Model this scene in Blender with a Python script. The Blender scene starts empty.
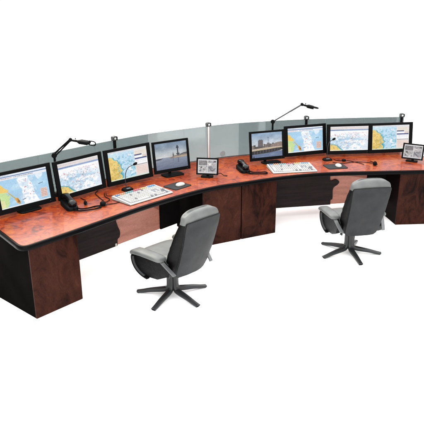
import bpy, bmesh, math, random
import numpy as np
from mathutils import Vector, Matrix
random.seed(4)
SC = bpy.context.scene
COL = SC.collection
PI = math.pi

# ------------------------------------------------------------------ materials
def new_mat(name):
    m = bpy.data.materials.new(name); m.use_nodes = True
    nt = m.node_tree; b = nt.nodes['Principled BSDF']
    return m, nt, b

def plain(name, col, rough=.5, metal=0., spec=.5, bump=0., bscale=200., var=0., vscale=6., coat=0., coat_rough=.1):
    m, nt, b = new_mat(name)
    b.inputs['Base Color'].default_value = (*col, 1)
    b.inputs['Roughness'].default_value = rough
    b.inputs['Metallic'].default_value = metal
    b.inputs['Specular IOR Level'].default_value = spec
    b.inputs['Coat Weight'].default_value = coat
    b.inputs['Coat Roughness'].default_value = coat_rough
    N, L = nt.nodes.new, nt.links.new
    tc = N('ShaderNodeTexCoord')
    if var > 0:
        n = N('ShaderNodeTexNoise'); n.inputs['Scale'].default_value = vscale; n.inputs['Detail'].default_value = 5
        L(tc.outputs['Object'], n.inputs['Vector'])
        r = N('ShaderNodeValToRGB')
        r.color_ramp.elements[0].position = .3; r.color_ramp.elements[1].position = .7
        r.color_ramp.elements[0].color = (*[c*(1-var) for c in col], 1)
        r.color_ramp.elements[1].color = (*[min(1, c*(1+var)) for c in col], 1)
        L(n.outputs['Fac'], r.inputs['Fac']); L(r.outputs['Color'], b.inputs['Base Color'])
        mr = N('ShaderNodeMapRange'); mr.inputs['To Min'].default_value = max(0, rough-.08); mr.inputs['To Max'].default_value = min(1, rough+.08)
        L(n.outputs['Fac'], mr.inputs['Value']); L(mr.outputs['Result'], b.inputs['Roughness'])
    if bump > 0:
        v = N('ShaderNodeTexNoise'); v.inputs['Scale'].default_value = bscale; v.inputs['Detail'].default_value = 3
        L(tc.outputs['Object'], v.inputs['Vector'])
        bp = N('ShaderNodeBump'); bp.inputs['Strength'].default_value = bump; bp.inputs['Distance'].default_value = .004
        L(v.outputs['Fac'], bp.inputs['Height']); L(bp.outputs['Normal'], b.inputs['Normal'])
    return m

def leather(name, col, rough=.45, bump=.25, spec=.5):
    m, nt, b = new_mat(name)
    N, L = nt.nodes.new, nt.links.new
    b.inputs['Roughness'].default_value = rough
    b.inputs['Specular IOR Level'].default_value = spec
    tc = N('ShaderNodeTexCoord')
    n = N('ShaderNodeTexNoise'); n.inputs['Scale'].default_value = 9; n.inputs['Detail'].default_value = 6
    L(tc.outputs['Object'], n.inputs['Vector'])
    r = N('ShaderNodeValToRGB'); r.color_ramp.elements[0].position = .3; r.color_ramp.elements[1].position = .75
    r.color_ramp.elements[0].color = (*[c*.82 for c in col], 1); r.color_ramp.elements[1].color = (*[c*1.18 for c in col], 1)
    L(n.outputs['Fac'], r.inputs['Fac']); L(r.outputs['Color'], b.inputs['Base Color'])
    v = N('ShaderNodeTexVoronoi'); v.inputs['Scale'].default_value = 210
    L(tc.outputs['Object'], v.inputs['Vector'])
    w = N('ShaderNodeTexNoise'); w.inputs['Scale'].default_value = 14; w.inputs['Detail'].default_value = 2
    L(tc.outputs['Object'], w.inputs['Vector'])
    mx = N('ShaderNodeMath'); mx.operation = 'MULTIPLY_ADD'; mx.inputs[1].default_value = .25
    L(v.outputs['Distance'], mx.inputs[0]); L(w.outputs['Fac'], mx.inputs[2])
    bp = N('ShaderNodeBump'); bp.inputs['Strength'].default_value = bump; bp.inputs['Distance'].default_value = .006
    L(mx.outputs[0], bp.inputs['Height']); L(bp.outputs['Normal'], b.inputs['Normal'])
    return m

def burl(name, stops, scale=3.0, stretch=(1, 1, 1), rough=.22, coat=.3, spec=.5, distort=1.8, bump=0., mottle=.5, rot=0.):
    """figured wood veneer: warped noise bands through a colour ramp, with fine pores and dark knots"""
    m, nt, b = new_mat(name)
    N, L = nt.nodes.new, nt.links.new
    tc = N('ShaderNodeTexCoord'); mp = N('ShaderNodeMapping'); mp.inputs['Scale'].default_value = stretch
    mp.inputs['Rotation'].default_value = (0, 0, rot)
    L(tc.outputs['Object'], mp.inputs['Vector'])
    n1 = N('ShaderNodeTexNoise'); n1.inputs['Scale'].default_value = scale; n1.inputs['Detail'].default_value = 9
    n1.inputs['Roughness'].default_value = .62; n1.inputs['Distortion'].default_value = distort
    L(mp.outputs['Vector'], n1.inputs['Vector'])
    n2 = N('ShaderNodeTexNoise'); n2.inputs['Scale'].default_value = scale*.45; n2.inputs['Detail'].default_value = 4; n2.inputs['Distortion'].default_value = .6
    L(mp.outputs['Vector'], n2.inputs['Vector'])
    mm = N('ShaderNodeMix'); mm.data_type = 'FLOAT'; mm.inputs[0].default_value = mottle
    L(n1.outputs['Fac'], mm.inputs[2]); L(n2.outputs['Fac'], mm.inputs[3])
    r = N('ShaderNodeValToRGB')
    els = r.color_ramp.elements
    while len(els) < len(stops): els.new(.5)
    for e, (p, c) in zip(els, stops): e.position = p; e.color = (*c, 1)
    L(mm.outputs[0], r.inputs['Fac'])
    # pores
    p = N('ShaderNodeTexNoise'); p.inputs['Scale'].default_value = scale*22; p.inputs['Detail'].default_value = 3
    L(mp.outputs['Vector'], p.inputs['Vector'])
    pr = N('ShaderNodeMapRange'); pr.inputs['From Min'].default_value = .3; pr.inputs['From Max'].default_value = .6
    pr.inputs['To Min'].default_value = .72; pr.inputs['To Max'].default_value = 1.0
    L(p.outputs['Fac'], pr.inputs['Value'])
    mul = N('ShaderNodeMix'); mul.data_type = 'RGBA'; mul.blend_type = 'MULTIPLY'; mul.inputs[0].default_value = 1
    L(r.outputs['Color'], mul.inputs[6]); L(pr.outputs['Result'], mul.inputs[7])
    L(mul.outputs[2], b.inputs['Base Color'])
    b.inputs['Roughness'].default_value = rough; b.inputs['Coat Weight'].default_value = coat; b.inputs['Coat Roughness'].default_value = .06
    b.inputs['Specular IOR Level'].default_value = spec
    if bump > 0:
        bp = N('ShaderNodeBump'); bp.inputs['Strength'].default_value = bump; bp.inputs['Distance'].default_value = .002
        L(p.outputs['Fac'], bp.inputs['Height']); L(bp.outputs['Normal'], b.inputs['Normal'])
    return m

M = {}
M['floor'] = plain('white_floor', (.92, .92, .92), .6, spec=.2, bump=.03, bscale=30)
M['top'] = burl('burl_veneer_top', [(.30, (.014, .0015, .0006)), (.39, (.075, .0066, .0010)), (.47, (.150, .0165, .0013)), (.59, (.205, .036, .0030)), (.75, (.25, .078, .011))],
                scale=6.0, stretch=(1, 1, 1), rough=.4, coat=.34, spec=.22, distort=3.0, mottle=.3)
M['front'] = burl('dark_burl_front', [(.34, (.002, .0010, .0008)), (.42, (.008, .0024, .0016)), (.50, (.019, .0055, .0033)), (.60, (.026, .0078, .0046)), (.72, (.044, .0142, .0080))],
                  scale=3.6, stretch=(1.6, 1.6, .8), rough=.4, coat=.0, spec=.03, distort=2.6, mottle=.45)
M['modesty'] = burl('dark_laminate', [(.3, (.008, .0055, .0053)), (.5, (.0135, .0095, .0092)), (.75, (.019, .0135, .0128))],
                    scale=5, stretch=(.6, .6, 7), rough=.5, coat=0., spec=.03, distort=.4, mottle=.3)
M['rose'] = burl('rose_reflection', [(.3, (.17, .060, .040)), (.5, (.27, .108, .076)), (.75, (.36, .155, .115))],
                 scale=2.6, stretch=(.7, .7, 5), rough=.42, coat=0., spec=.2, distort=.8, mottle=.35)  # pale reflection on the modesty panel, put into the colour
M['refl_red'] = burl('red_reflection', [(.3, (.10, .026, .014)), (.5, (.165, .050, .030)), (.75, (.23, .075, .046))],
                    scale=2.6, stretch=(.7, .7, 5), rough=.42, coat=0., spec=.2, distort=.8, mottle=.35)  # deeper part of the same painted reflection
M['black_panel'] = plain('black_laminate', (.0036, .0031, .0030), .7, spec=.0, bump=.08, bscale=350, var=.25, vscale=3)
M['brown_panel'] = plain('dark_brown_laminate', (.004, .0024, .0024), .6, spec=.015, bump=.06, bscale=350, var=.25, vscale=3)
M['edge'] = plain('black_edge', (.0014, .0014, .0016), .3, spec=.03, bump=.05, bscale=120)
M['plastic'] = plain('black_plastic', (.0022, .0022, .0024), .42, spec=.04, bump=.1, bscale=500)
M['matte'] = plain('matte_black_plastic', (.0026, .0026, .0028), .6, spec=.04, bump=.1, bscale=400)
M['gloss'] = plain('gloss_black_plastic', (.0016, .0016, .0018), .2, spec=.16)
M['rubber'] = plain('black_rubber', (.003, .003, .003), .75, spec=.04)
M['steel'] = plain('satin_steel', (.66, .65, .64), .5, metal=1., bump=.03, bscale=300)
M['dark_metal'] = plain('dark_grey_metal', (.022, .023, .024), .45, metal=.2, spec=.3, bump=.05, bscale=300)
M['leg_metal'] = plain('charcoal_metal', (.010, .0105, .0112), .4, metal=0., spec=.28, bump=.06, bscale=250, var=.15)
M['lea_grey'] = leather('grey_leather', (.063, .066, .064), .48, .3, .28)
M['lea_char'] = leather('charcoal_leather', (.0168, .0174, .0182), .55, .3, .06)
M['lea_black'] = leather('black_leather', (.0013, .0013, .0014), .32, .7, .075)
M['bracket'] = plain('grey_painted_metal', (.05, .052, .053), .4, metal=.2, bump=.04, bscale=300)
M['keys_body'] = plain('ivory_plastic', (.27, .265, .25), .45, spec=.4)
M['key'] = plain('keycap_ivory', (.275, .27, .255), .5, spec=.35)
M['key_grey'] = plain('keycap_grey', (.075, .08, .09), .5, spec=.35)
for nm, c in dict(key_blue=(.05, .11, .19), key_teal=(.06, .15, .16), key_red=(.20, .05, .075), key_orange=(.26, .13, .075), key_yellow=(.27, .21, .09), key_sky=(.06, .15, .24)).items():
    M[nm] = plain(nm.replace('key', 'keycap'), c, .5, spec=.35)
M['pad'] = plain('charcoal_cloth', (.009, .0095, .0105), .85, spec=.2, bump=.35, bscale=600)
M['mouse'] = plain('white_gloss_plastic', (.30, .30, .275), .25, spec=.5)
M['white'] = plain('white_plastic', (.30, .28, .25), .45)
M['lens'] = plain('clear_lens', (.4, .41, .41), .12, spec=.6)

def glass_mat(lo, hi):
    m, nt, b = new_mat('frosted_glass')
    N, L = nt.nodes.new, nt.links.new
    out = nt.nodes['Material Output']; nt.nodes.remove(b)
    tc = N('ShaderNodeTexCoord')
    n = N('ShaderNodeTexNoise'); n.inputs['Scale'].default_value = .9; n.inputs['Detail'].default_value = 2
    L(tc.outputs['Object'], n.inputs['Vector'])
    r = N('ShaderNodeValToRGB'); r.color_ramp.elements[0].position = .35; r.color_ramp.elements[1].position = .65
    r.color_ramp.elements[0].color = (*lo, 1); r.color_ramp.elements[1].color = (*hi, 1)
    L(n.outputs['Fac'], r.inputs['Fac'])
    tr = N('ShaderNodeBsdfTransparent'); L(r.outputs['Color'], tr.inputs['Color'])
    df = N('ShaderNodeBsdfDiffuse'); df.inputs['Color'].default_value = (.10, .108, .108, 1)
    m1 = N('ShaderNodeMixShader'); m1.inputs[0].default_value = .30
    L(tr.outputs[0], m1.inputs[1]); L(df.outputs[0], m1.inputs[2])
    gl = N('ShaderNodeBsdfGlossy'); gl.inputs['Roughness'].default_value = .12; gl.inputs['Color'].default_value = (.9, .95, .95, 1)
    fr = N('ShaderNodeFresnel'); fr.inputs['IOR'].default_value = 1.5
    m2 = N('ShaderNodeMixShader')
    L(fr.outputs[0], m2.inputs[0]); L(m1.outputs[0], m2.inputs[1]); L(gl.outputs[0], m2.inputs[2])
    L(m2.outputs[0], out.inputs['Surface'])
    return m
M['glass'] = glass_mat((.325, .368, .370), (.35, .392, .394))
M['glass_pale'] = glass_mat((.41, .445, .447), (.47, .495, .495))
M['glass_rim'] = plain('polished_glass_edge', (.16, .20, .195), .15, spec=.6)

def screen_mat():
    m, nt, b = new_mat('lit_screen')
    N, L = nt.nodes.new, nt.links.new
    a = N('ShaderNodeAttribute'); a.attribute_name = 'picture'
    b.inputs['Base Color'].default_value = (.006, .006, .007, 1); b.inputs['Roughness'].default_value = .35
    b.inputs['Specular IOR Level'].default_value = .25
    L(a.outputs['Color'], b.inputs['Emission Color']); b.inputs['Emission Strength'].default_value = 1.0
    return m
M['screen'] = screen_mat()

# ------------------------------------------------------------------ mesh helpers
def V(*a): return Vector(a)

class MB:
    def __init__(s): s.v = []; s.f = []; s.m = []
    def add(s, vs, fs, mi=0):
        o = len(s.v); s.v += [tuple(v) for v in vs]
        for f in fs: s.f.append([o+i for i in f]); s.m.append(mi)
    def box(s, c, size, rz=0, mi=0, mat=None):
        hx, hy, hz = size[0]/2, size[1]/2, size[2]/2
        R = Matrix.Rotation(rz, 4, 'Z') if mat is None else mat
        vs = [Vector(c) + R @ V(x*hx, y*hy, z*hz) for z in (-1, 1) for x, y in ((-1, -1), (1, -1), (1, 1), (-1, 1))]
        s.add(vs, [(3, 2, 1, 0), (4, 5, 6, 7), (0, 1, 5, 4), (1, 2, 6, 5), (2, 3, 7, 6), (3, 0, 4, 7)], mi)
    def prism(s, poly, z0, z1, mi=0):
        n = len(poly)
        s.add([(x, y, z0) for x, y in poly] + [(x, y, z1) for x, y in poly],
              [list(range(n))[::-1], [n+i for i in range(n)]] + [(i, (i+1) % n, n+(i+1) % n, n+i) for i in range(n)], mi)
    def extrude(s, pts, d, mi=0):
        """closed 3-D polygon pushed along d"""
        n = len(pts); d = Vector(d)
        s.add([Vector(p) for p in pts] + [Vector(p)+d for p in pts],
              [list(range(n)), [2*n-1-i for i in range(n)]] + [((i+1) % n, i, n+i, n+(i+1) % n) for i in range(n)], mi)
    def rings(s, rings, mi=0, cap=True, closed=True, mis=None):
        n = len(rings[0]); vs = [p for r in rings for p in r]; fs = []
        o = len(s.v); s.v += [tuple(v) for v in vs]
        for k in range(len(rings)-1):
            for i in range(n if closed else n-1):
                j = (i+1) % n
                s.f.append([o+k*n+i, o+k*n+j, o+(k+1)*n+j, o+(k+1)*n+i]); s.m.append(mis[i] if mis else mi)
        if cap:
            s.f.append([o+i for i in range(n)][::-1]); s.m.append(mi)
            s.f.append([o+(len(rings)-1)*n+i for i in range(n)]); s.m.append(mi)
    def tube(s, path, r, n=10, mi=0, flat=1.0, up=None):
        P = [Vector(p) for p in path]; k = len(P); R = []
        prev = None
        for i in range(k):
            t = (P[min(i+1, k-1)] - P[max(i-1, 0)]).normalized()
            if prev is None:
                a = Vector(up) if up else (V(0, 0, 1) if abs(t.z) < .9 else V(1, 0, 0))
                u = (a - t*a.dot(t)).normalized()
            else:
                u = (prev - t*prev.dot(t))
                u = u.normalized() if u.length > 1e-6 else prev
            prev = u; w = t.cross(u)
            rr = r[i] if isinstance(r, (list, tuple)) else r
            R.append([P[i] + (u*math.cos(2*PI*q/n)*flat + w*math.sin(2*PI*q/n))*rr for q in range(n)])
        s.rings(R, mi)
    def strip(s, path, side, width, thick, mi=0):
        """flat bar swept along path; 'side' is the width direction"""
        P = [Vector(p) for p in path]; k = len(P); R = []; sd = Vector(side).normalized()
        for i in range(k):
            t = (P[min(i+1, k-1)] - P[max(i-1, 0)]).normalized()
            nn = t.cross(sd).normalized()
            a, b = sd*width/2, nn*thick/2
            R.append([P[i]-a-b, P[i]+a-b, P[i]+a+b, P[i]-a+b])
        s.rings(R, mi)
    def build(s, name, mats, parent=None, bevel=0, seg=3, smooth=35, subsurf=0):
        me = bpy.data.meshes.new(name); me.from_pydata(s.v, [], s.f); me.update()
        for m in (mats if isinstance(mats, (list, tuple)) else [mats]): me.materials.append(m)
        me.polygons.foreach_set('material_index', s.m)
        bm = bmesh.new(); bm.from_mesh(me); bmesh.ops.recalc_face_normals(bm, faces=bm.faces); bm.to_mesh(me); bm.free()
        me.polygons.foreach_set('use_smooth', [True]*len(me.polygons))
        if not subsurf: me.set_sharp_from_angle(angle=math.radians(smooth))
        o = bpy.data.objects.new(name, me); COL.objects.link(o); o.parent = parent
        if subsurf:
            d = o.modifiers.new('subdivide', 'SUBSURF'); d.levels = d.render_levels = subsurf
        if bevel:
            b = o.modifiers.new('bevel', 'BEVEL'); b.width = bevel; b.segments = seg; b.limit_method = 'ANGLE'; b.angle_limit = math.radians(40)
            b.harden_normals = False
        return o

def thing(name, label, cat, loc=(0, 0, 0), rz=0, group=None):
    o = bpy.data.objects.new(name, None); COL.objects.link(o); o.empty_display_size = .1
    o.location = loc; o.rotation_euler = (0, 0, rz); o['label'] = label; o['category'] = cat
    if group: o['group'] = group
    return o

def catmull(P, n=8, closed=False):
    P = [Vector(p) for p in P]; out = []
    k = len(P)
    for i in range(k if closed else k-1):
        if closed: a, b, c, d = P[i-1], P[i], P[(i+1) % k], P[(i+2) % k]
        else: a, b, c, d = P[max(i-1, 0)], P[i], P[i+1], P[min(i+2, k-1)]
        for j in range(n):
            t = j/n
            out.append(.5*((2*b) + (c-a)*t + (2*a-5*b+4*c-d)*t*t + (3*b-a-3*c+d)*t**3))
    if not closed: out.append(P[-1])
    return out

def superell(hx, hy, e=4., n=32):
    """ring of a rounded rectangle"""
    r = []
    for i in range(n):
        a = 2*PI*i/n; c, s = math.cos(a), math.sin(a)
        r.append((math.copysign(abs(c)**(2/e), c)*hx, math.copysign(abs(s)**(2/e), s)*hy))
    return r

# ------------------------------------------------------------------ floor
f = MB(); f.add([(-9, -3, 0), (9, -3, 0), (9, 16, 0), (-9, 16, 0)], [(0, 1, 2, 3)])
fl = f.build('floor', M['floor']); fl['kind'] = 'structure'

# ------------------------------------------------------------------ console desk
desk = thing('console_desk', 'long curved two-operator console desk in red burl wood with black edge', 'desk')
FE = [V(x, y, 0) for x, y in ((-1.590, 4.602), (-1.25, 5.000), (-.785, 5.575), (-.43, 5.955), (-.12, 6.240), (.12, 6.408), (.37, 6.525), (.80, 6.738), (1.228, 6.885), (1.6, 6.950), (2.1, 6.985), (2.69, 7.022), (2.98, 7.035))]
BE = [V(x, y, 0) for x, y in ((-2.40, 5.42), (-2.16, 5.69), (-1.72, 6.15), (-1.22, 6.70), (-.75, 7.14), (-.067, 7.60), (.39, 7.83), (1.05, 8.03), (1.54, 8.125), (2.2, 8.205), (2.78, 8.255))]
front = catmull(FE, 6)
back = catmull(BE, 6)
def offset(path, d):
    out = []
    for i in range(len(path)):
        t = (path[min(i+1, len(path)-1)] - path[max(i-1, 0)]).normalized()
        out.append(path[i] + V(-t.y, t.x, 0)*d)
    return out
backo = offset(back, .05)
# outline: rounded near corner, front edge, right side, back, left side
d0 = (FE[1]-FE[0]).normalized(); side = V(-.63, .777, 0)
corner = FE[0] - d0*.075
rc = .10
arc = []
p0, p2 = corner + side*rc*1.1, corner + d0*rc
for i in range(9):
    t = i/8; arc.append((1-t)**2*p0 + 2*t*(1-t)*corner + t*t*p2)
frontc = [p for p in front if (p-corner).dot(d0) > rc+.02]
right_end = [V(2.96, 7.5, 0), V(2.90, 8.30, 0)]
left_end = corner + side*1.19
path = [left_end, corner+side*.6] + arc + frontc + right_end            # visible edge
outl = path + backo[::-1][0:]
outl = [p for i, p in enumerate(outl) if i == 0 or (p-outl[i-1]).length > 1e-4]
inset = offset(path, .016)
top = MB(); top.prism([(p.x, p.y) for p in inset + backo[::-1]], .702, .741)
top.build('desktop', M['top'], desk)
eb = MB(); prof = []
for k in range(11):
    a = -PI/2 + PI*k/10
    prof.append((math.cos(a)*.016, .7165 + math.sin(a)*.0245))
prof = [(-.012, .692)] + prof + [(-.012, .741)]
R = []
for i, p in enumerate(path):
    t = (path[min(i+1, len(path)-1)] - path[max(i-1, 0)]).normalized(); nrm = V(t.y, -t.x, 0)
    R.append([p + nrm*(q-.002) + V(0, 0, z) for q, z in prof])
eb.rings(R)
eb.build('edge_band', M['edge'], desk, smooth=50)

def pedestal(a, b, depth, side_mat, top_z=.70, right_side=True, sidev=None):
    a = V(*a, 0); b = V(*b, 0); u = (b-a).normalized(); n = V(-u.y, u.x, 0)
    s = sidev or n
    o = MB(); t = .018
    # carcase behind the door
    q = [a + n*t + u*.002, b + n*t - u*.002, b + s*depth - u*.002, a + s*depth + u*.002]
    o.prism([(p.x, p.y) for p in q], .0, top_z)
    body = o.build('pedestal', side_mat, desk, bevel=.002, seg=2)
    d = MB(); q = [a, b, b + n*(t-.001), a + n*(t-.001)]
    d.prism([(p.x, p.y) for p in q], .0015, top_z - .004)
    d.build('door_panel', M['front'], body, bevel=.0025, seg=2)
    k = MB(); q = [a+n*.03+u*.01, b+n*.03-u*.01]
    return body
pedestal((-1.605, 4.628), (-1.267, 5.018), .92, M['black_panel'])
pedestal((-.103, 6.318), (.350, 6.546), .80, M['black_panel'])
pedestal((.362, 6.552), (.800, 6.768), .80, M['black_panel'])
pedestal((2.398, 7.030), (2.93, 7.062), .85, M['brown_panel'], sidev=V(-.11, .99, 0))

# modesty panels: dark laminate, a reflection painted in as rose infill, a dark end strip
def modesty(A, B, cuts, zb, refl_edge, tri):
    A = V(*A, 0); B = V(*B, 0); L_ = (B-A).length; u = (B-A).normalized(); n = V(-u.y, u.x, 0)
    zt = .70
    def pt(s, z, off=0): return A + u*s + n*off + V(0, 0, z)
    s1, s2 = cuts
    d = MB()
    nt = catmull([V(dx, z, 0) for dx, z in refl_edge], 6)  # dark edge shaped after a chair's reflection
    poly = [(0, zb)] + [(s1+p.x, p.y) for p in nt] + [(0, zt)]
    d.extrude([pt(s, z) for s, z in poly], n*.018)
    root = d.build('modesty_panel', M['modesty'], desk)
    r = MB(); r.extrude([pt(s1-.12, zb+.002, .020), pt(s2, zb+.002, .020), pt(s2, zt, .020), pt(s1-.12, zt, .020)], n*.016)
    r.build('reflection_infill', M['rose'], root)
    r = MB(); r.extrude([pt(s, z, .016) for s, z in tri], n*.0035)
    r.build('reflection_corner', M['refl_red'], root)  # painted reflection of the panel edge and desk underside
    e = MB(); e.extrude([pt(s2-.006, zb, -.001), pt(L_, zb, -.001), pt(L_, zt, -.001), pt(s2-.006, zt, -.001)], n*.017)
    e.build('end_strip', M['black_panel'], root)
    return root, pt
# left bay
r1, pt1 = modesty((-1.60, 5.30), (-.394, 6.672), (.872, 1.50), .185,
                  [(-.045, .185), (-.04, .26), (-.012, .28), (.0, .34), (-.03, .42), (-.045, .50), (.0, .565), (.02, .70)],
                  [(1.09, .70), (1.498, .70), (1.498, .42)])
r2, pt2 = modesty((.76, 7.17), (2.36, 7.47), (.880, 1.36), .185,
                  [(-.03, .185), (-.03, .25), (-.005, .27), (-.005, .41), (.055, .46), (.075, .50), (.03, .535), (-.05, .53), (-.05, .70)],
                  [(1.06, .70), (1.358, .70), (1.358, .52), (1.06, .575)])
def tag_plate(p, u, size, name, mat, parent):
    b = MB(); b.box(p, size, math.atan2(u.y, u.x)); b.build(name, mat, parent, bevel=.002, seg=1)
u2 = (V(2.36, 7.47, 0)-V(.76, 7.17, 0)).normalized()
tag_plate(pt2(.062, .655, -.006), u2, (.055, .012, .04), 'bracket_plate', M['white'], r2)
u1 = (V(-.394, 6.672, 0)-V(-1.6, 5.3, 0)).normalized()
tag_plate(pt1(.80, .205, -.006), u1, (.022, .012, .035), 'bracket_plate', M['white'], r1)

# ------------------------------------------------------------------ glass screen wall
scr = thing('glass_screen', 'curved screen of smoked frosted glass panels with steel posts along the back of the desk', 'partition')
def arc_tab(path):
    s = [0]
    for i in range(1, len(path)): s.append(s[-1] + (path[i]-path[i-1]).length)
    return s
stab = arc_tab(back)
def at_s(s):
    s = max(0, min(stab[-1]-1e-6, s))
    for i in range(1, len(stab)):
        if stab[i] >= s:
            t = (s-stab[i-1])/(stab[i]-stab[i-1]); return back[i-1].lerp(back[i], t)
def s_of(x):
    best = min(range(len(back)), key=lambda i: abs(back[i].x-x)); return stab[best] + (x-back[best].x)/max(.2, (back[min(best+1, len(back)-1)].x-back[max(best-1, 0)].x)/(stab[min(best+1, len(back)-1)]-stab[max(best-1, 0)]))
seams = [0] + [s_of(x) for x in (-1.86, -1.36, -.80, -.36, .375, .95, 1.62, 2.2)] + [stab[-1]]
ZG = 1.198
for a, b in zip(seams[:-1], seams[1:]):
    n = 8; pts = [at_s(a + .001 + (b-a-.002)*i/n) for i in range(n+1)]
    g = MB(); bk = offset(pts, .010)
    ring = [(p.x, p.y) for p in pts] + [(p.x, p.y) for p in bk[::-1]]
    g.prism(ring, .742, ZG)
    gp = g.build('glass_panel', M['glass_pale' if -.82 < (pts[0].x+pts[-1].x)/2 < .38 else 'glass'], scr)
    rim = MB(); fr2, bk2 = offset(pts, -.0015), offset(pts, .0115)
    rim.prism([(p.x, p.y) for p in fr2] + [(p.x, p.y) for p in bk2[::-1]], ZG+.0005, ZG+.006)
    rim.build('polished_rim', M['glass_rim'], gp)
def post(x, mat):
    s = s_of(x); p = at_s(s); t = (at_s(s+.03)-at_s(s-.03)).normalized(); nf = V(t.y, -t.x, 0); c = p + nf*.024
    ang = math.atan2(t.y, t.x)
    b = MB(); b.prism([(c.x+dx*t.x+dy*nf.x, c.y+dx*t.y+dy*nf.y) for dx, dy in superell(.017, .017, 3, 16)], .742, 1.212)
    po = b.build('post', mat, scr)
    k = MB()
    # horseshoe clamp head
    arc2 = []
    for i in range(13):
        a = PI*i/12; q1, q2 = math.cos(a), math.sin(a); arc2.append(c + t*math.copysign(abs(q1)**.55, q1)*.0265 + V(0, 0, 1.232 + abs(q2)**.55*.020))
    arc2 = [c + t*.026 + V(0, 0, 1.213)] + arc2 + [c - t*.026 + V(0, 0, 1.213)]
    k.strip(arc2, nf, .055, .013)
    k.box(c + V(0, 0, 1.2125), (.064, .050, .012), ang)
    k.build('clamp', M['dark_metal'], po, bevel=.003, seg=2)
    l = MB(); l.tube([c + nf*.020 + V(0, 0, 1.231), c - nf*.020 + V(0, 0, 1.231)], .0145, 14)
    l.build('clamp_disc', M['lens'], po)
    return po
for x, m in ((-1.175, M['matte']), (-.055, M['steel']), (1.335, M['matte']), (2.735, M['matte'])): post(x, m)
# round cable grommet low on the glass
p = at_s(s_of(.15)); t = (at_s(s_of(.15)+.05)-at_s(s_of(.15)-.05)).normalized(); nf = V(t.y, -t.x, 0)
g = MB(); g.tube([p+nf*.001+V(0, 0, .80), p+nf*.007+V(0, 0, .80)], .038, 24)
g.build('grommet', plain('grey_translucent_plastic', (.16, .17, .17), .4), scr)

# ------------------------------------------------------------------ screen pictures (painted procedurally into a vertex grid)
def lin(c):
    c = np.asarray(c, float)/255.
    return np.where(c <= .04045, c/12.92, ((c+.055)/1.055)**2.4)
class Pic:
    def __init__(s, w, h, bg, seed=0):
        s.w, s.h = w, h; s.rng = np.random.RandomState(seed)
        s.u, s.v = np.meshgrid((np.arange(w)+.5)/w, (np.arange(h)+.5)/h)
        s.a = np.ones((h, w, 3))*np.array(bg, float)
    def put(s, mask, c, al=1.0):
        al = mask*al; s.a = s.a*(1-al[..., None]) + np.array(c, float)*al[..., None]
    def noise(s, f, seed=0, oct=3, fx=None):
        r = np.random.RandomState(seed); out = np.zeros((s.h, s.w)); amp = 1; tot = 0
        for o in range(oct):
            gx, gy = int((fx or f)*2**o)+2, int(f*2**o)+2
            g = r.rand(gy+1, gx+1)
            x = s.u*(gx-1); y = s.v*(gy-1); xi = x.astype(int); yi = y.astype(int); tx = x-xi; ty = y-yi
            tx = tx*tx*(3-2*tx); ty = ty*ty*(3-2*ty)
            n = (g[yi, xi]*(1-tx)+g[yi, xi+1]*tx)*(1-ty) + (g[yi+1, xi]*(1-tx)+g[yi+1, xi+1]*tx)*ty
            out += n*amp; tot += amp; amp *= .5
        return out/tot
    def poly(s, P, c, al=1.0, wob=0., seed=1):
        u, v = s.u, s.v
        if wob: u = u + (s.noise(7, seed)-.5)*wob; v = v + (s.noise(7, seed+9)-.5)*wob
        inside = np.zeros(u.shape, bool); n = len(P)
        for i in range(n):
            x1, y1 = P[i]; x2, y2 = P[(i+1) % n]
            if y1 == y2: continue
            k = ((y1 > v) != (y2 > v)) & (u < (x2-x1)*(v-y1)/(y2-y1)+x1)
            inside ^= k
        s.put(inside.astype(float), c, al); return inside
    def rect(s, x0, y0, x1, y1, c, al=1.0): s.put(((s.u >= x0) & (s.u < x1) & (s.v >= y0) & (s.v < y1)).astype(float), c, al)
    def disc(s, x, y, r, c, al=1.0, asp=1.6): s.put((((s.u-x)*asp)**2+(s.v-y)**2 < r*r).astype(float), c, al)
    def line(s, x0, y0, x1, y1, w, c, al=1.0):
        dx, dy = x1-x0, y1-y0; t = np.clip(((s.u-x0)*dx+(s.v-y0)*dy)/(dx*dx+dy*dy), 0, 1)
        s.put((np.hypot(s.u-x0-t*dx, s.v-y0-t*dy) < w).astype(float), c, al)
    def text(s, x0, x1, y, c, al=.8, h=.012):
        x = x0
        while x < x1:
            l = s.rng.uniform(.008, .03); s.rect(x, y, min(x+l, x1), y+h, c, al*s.rng.uniform(.5, 1)); x += l+.007
    def dots(s, n, box, cols, r=(.006, .014)):
        for _ in range(n):
            s.disc(s.rng.uniform(box[0], box[2]), s.rng.uniform(box[1], box[3]), s.rng.uniform(*r), cols[s.rng.randint(len(cols))], s.rng.uniform(.45, .95))

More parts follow.
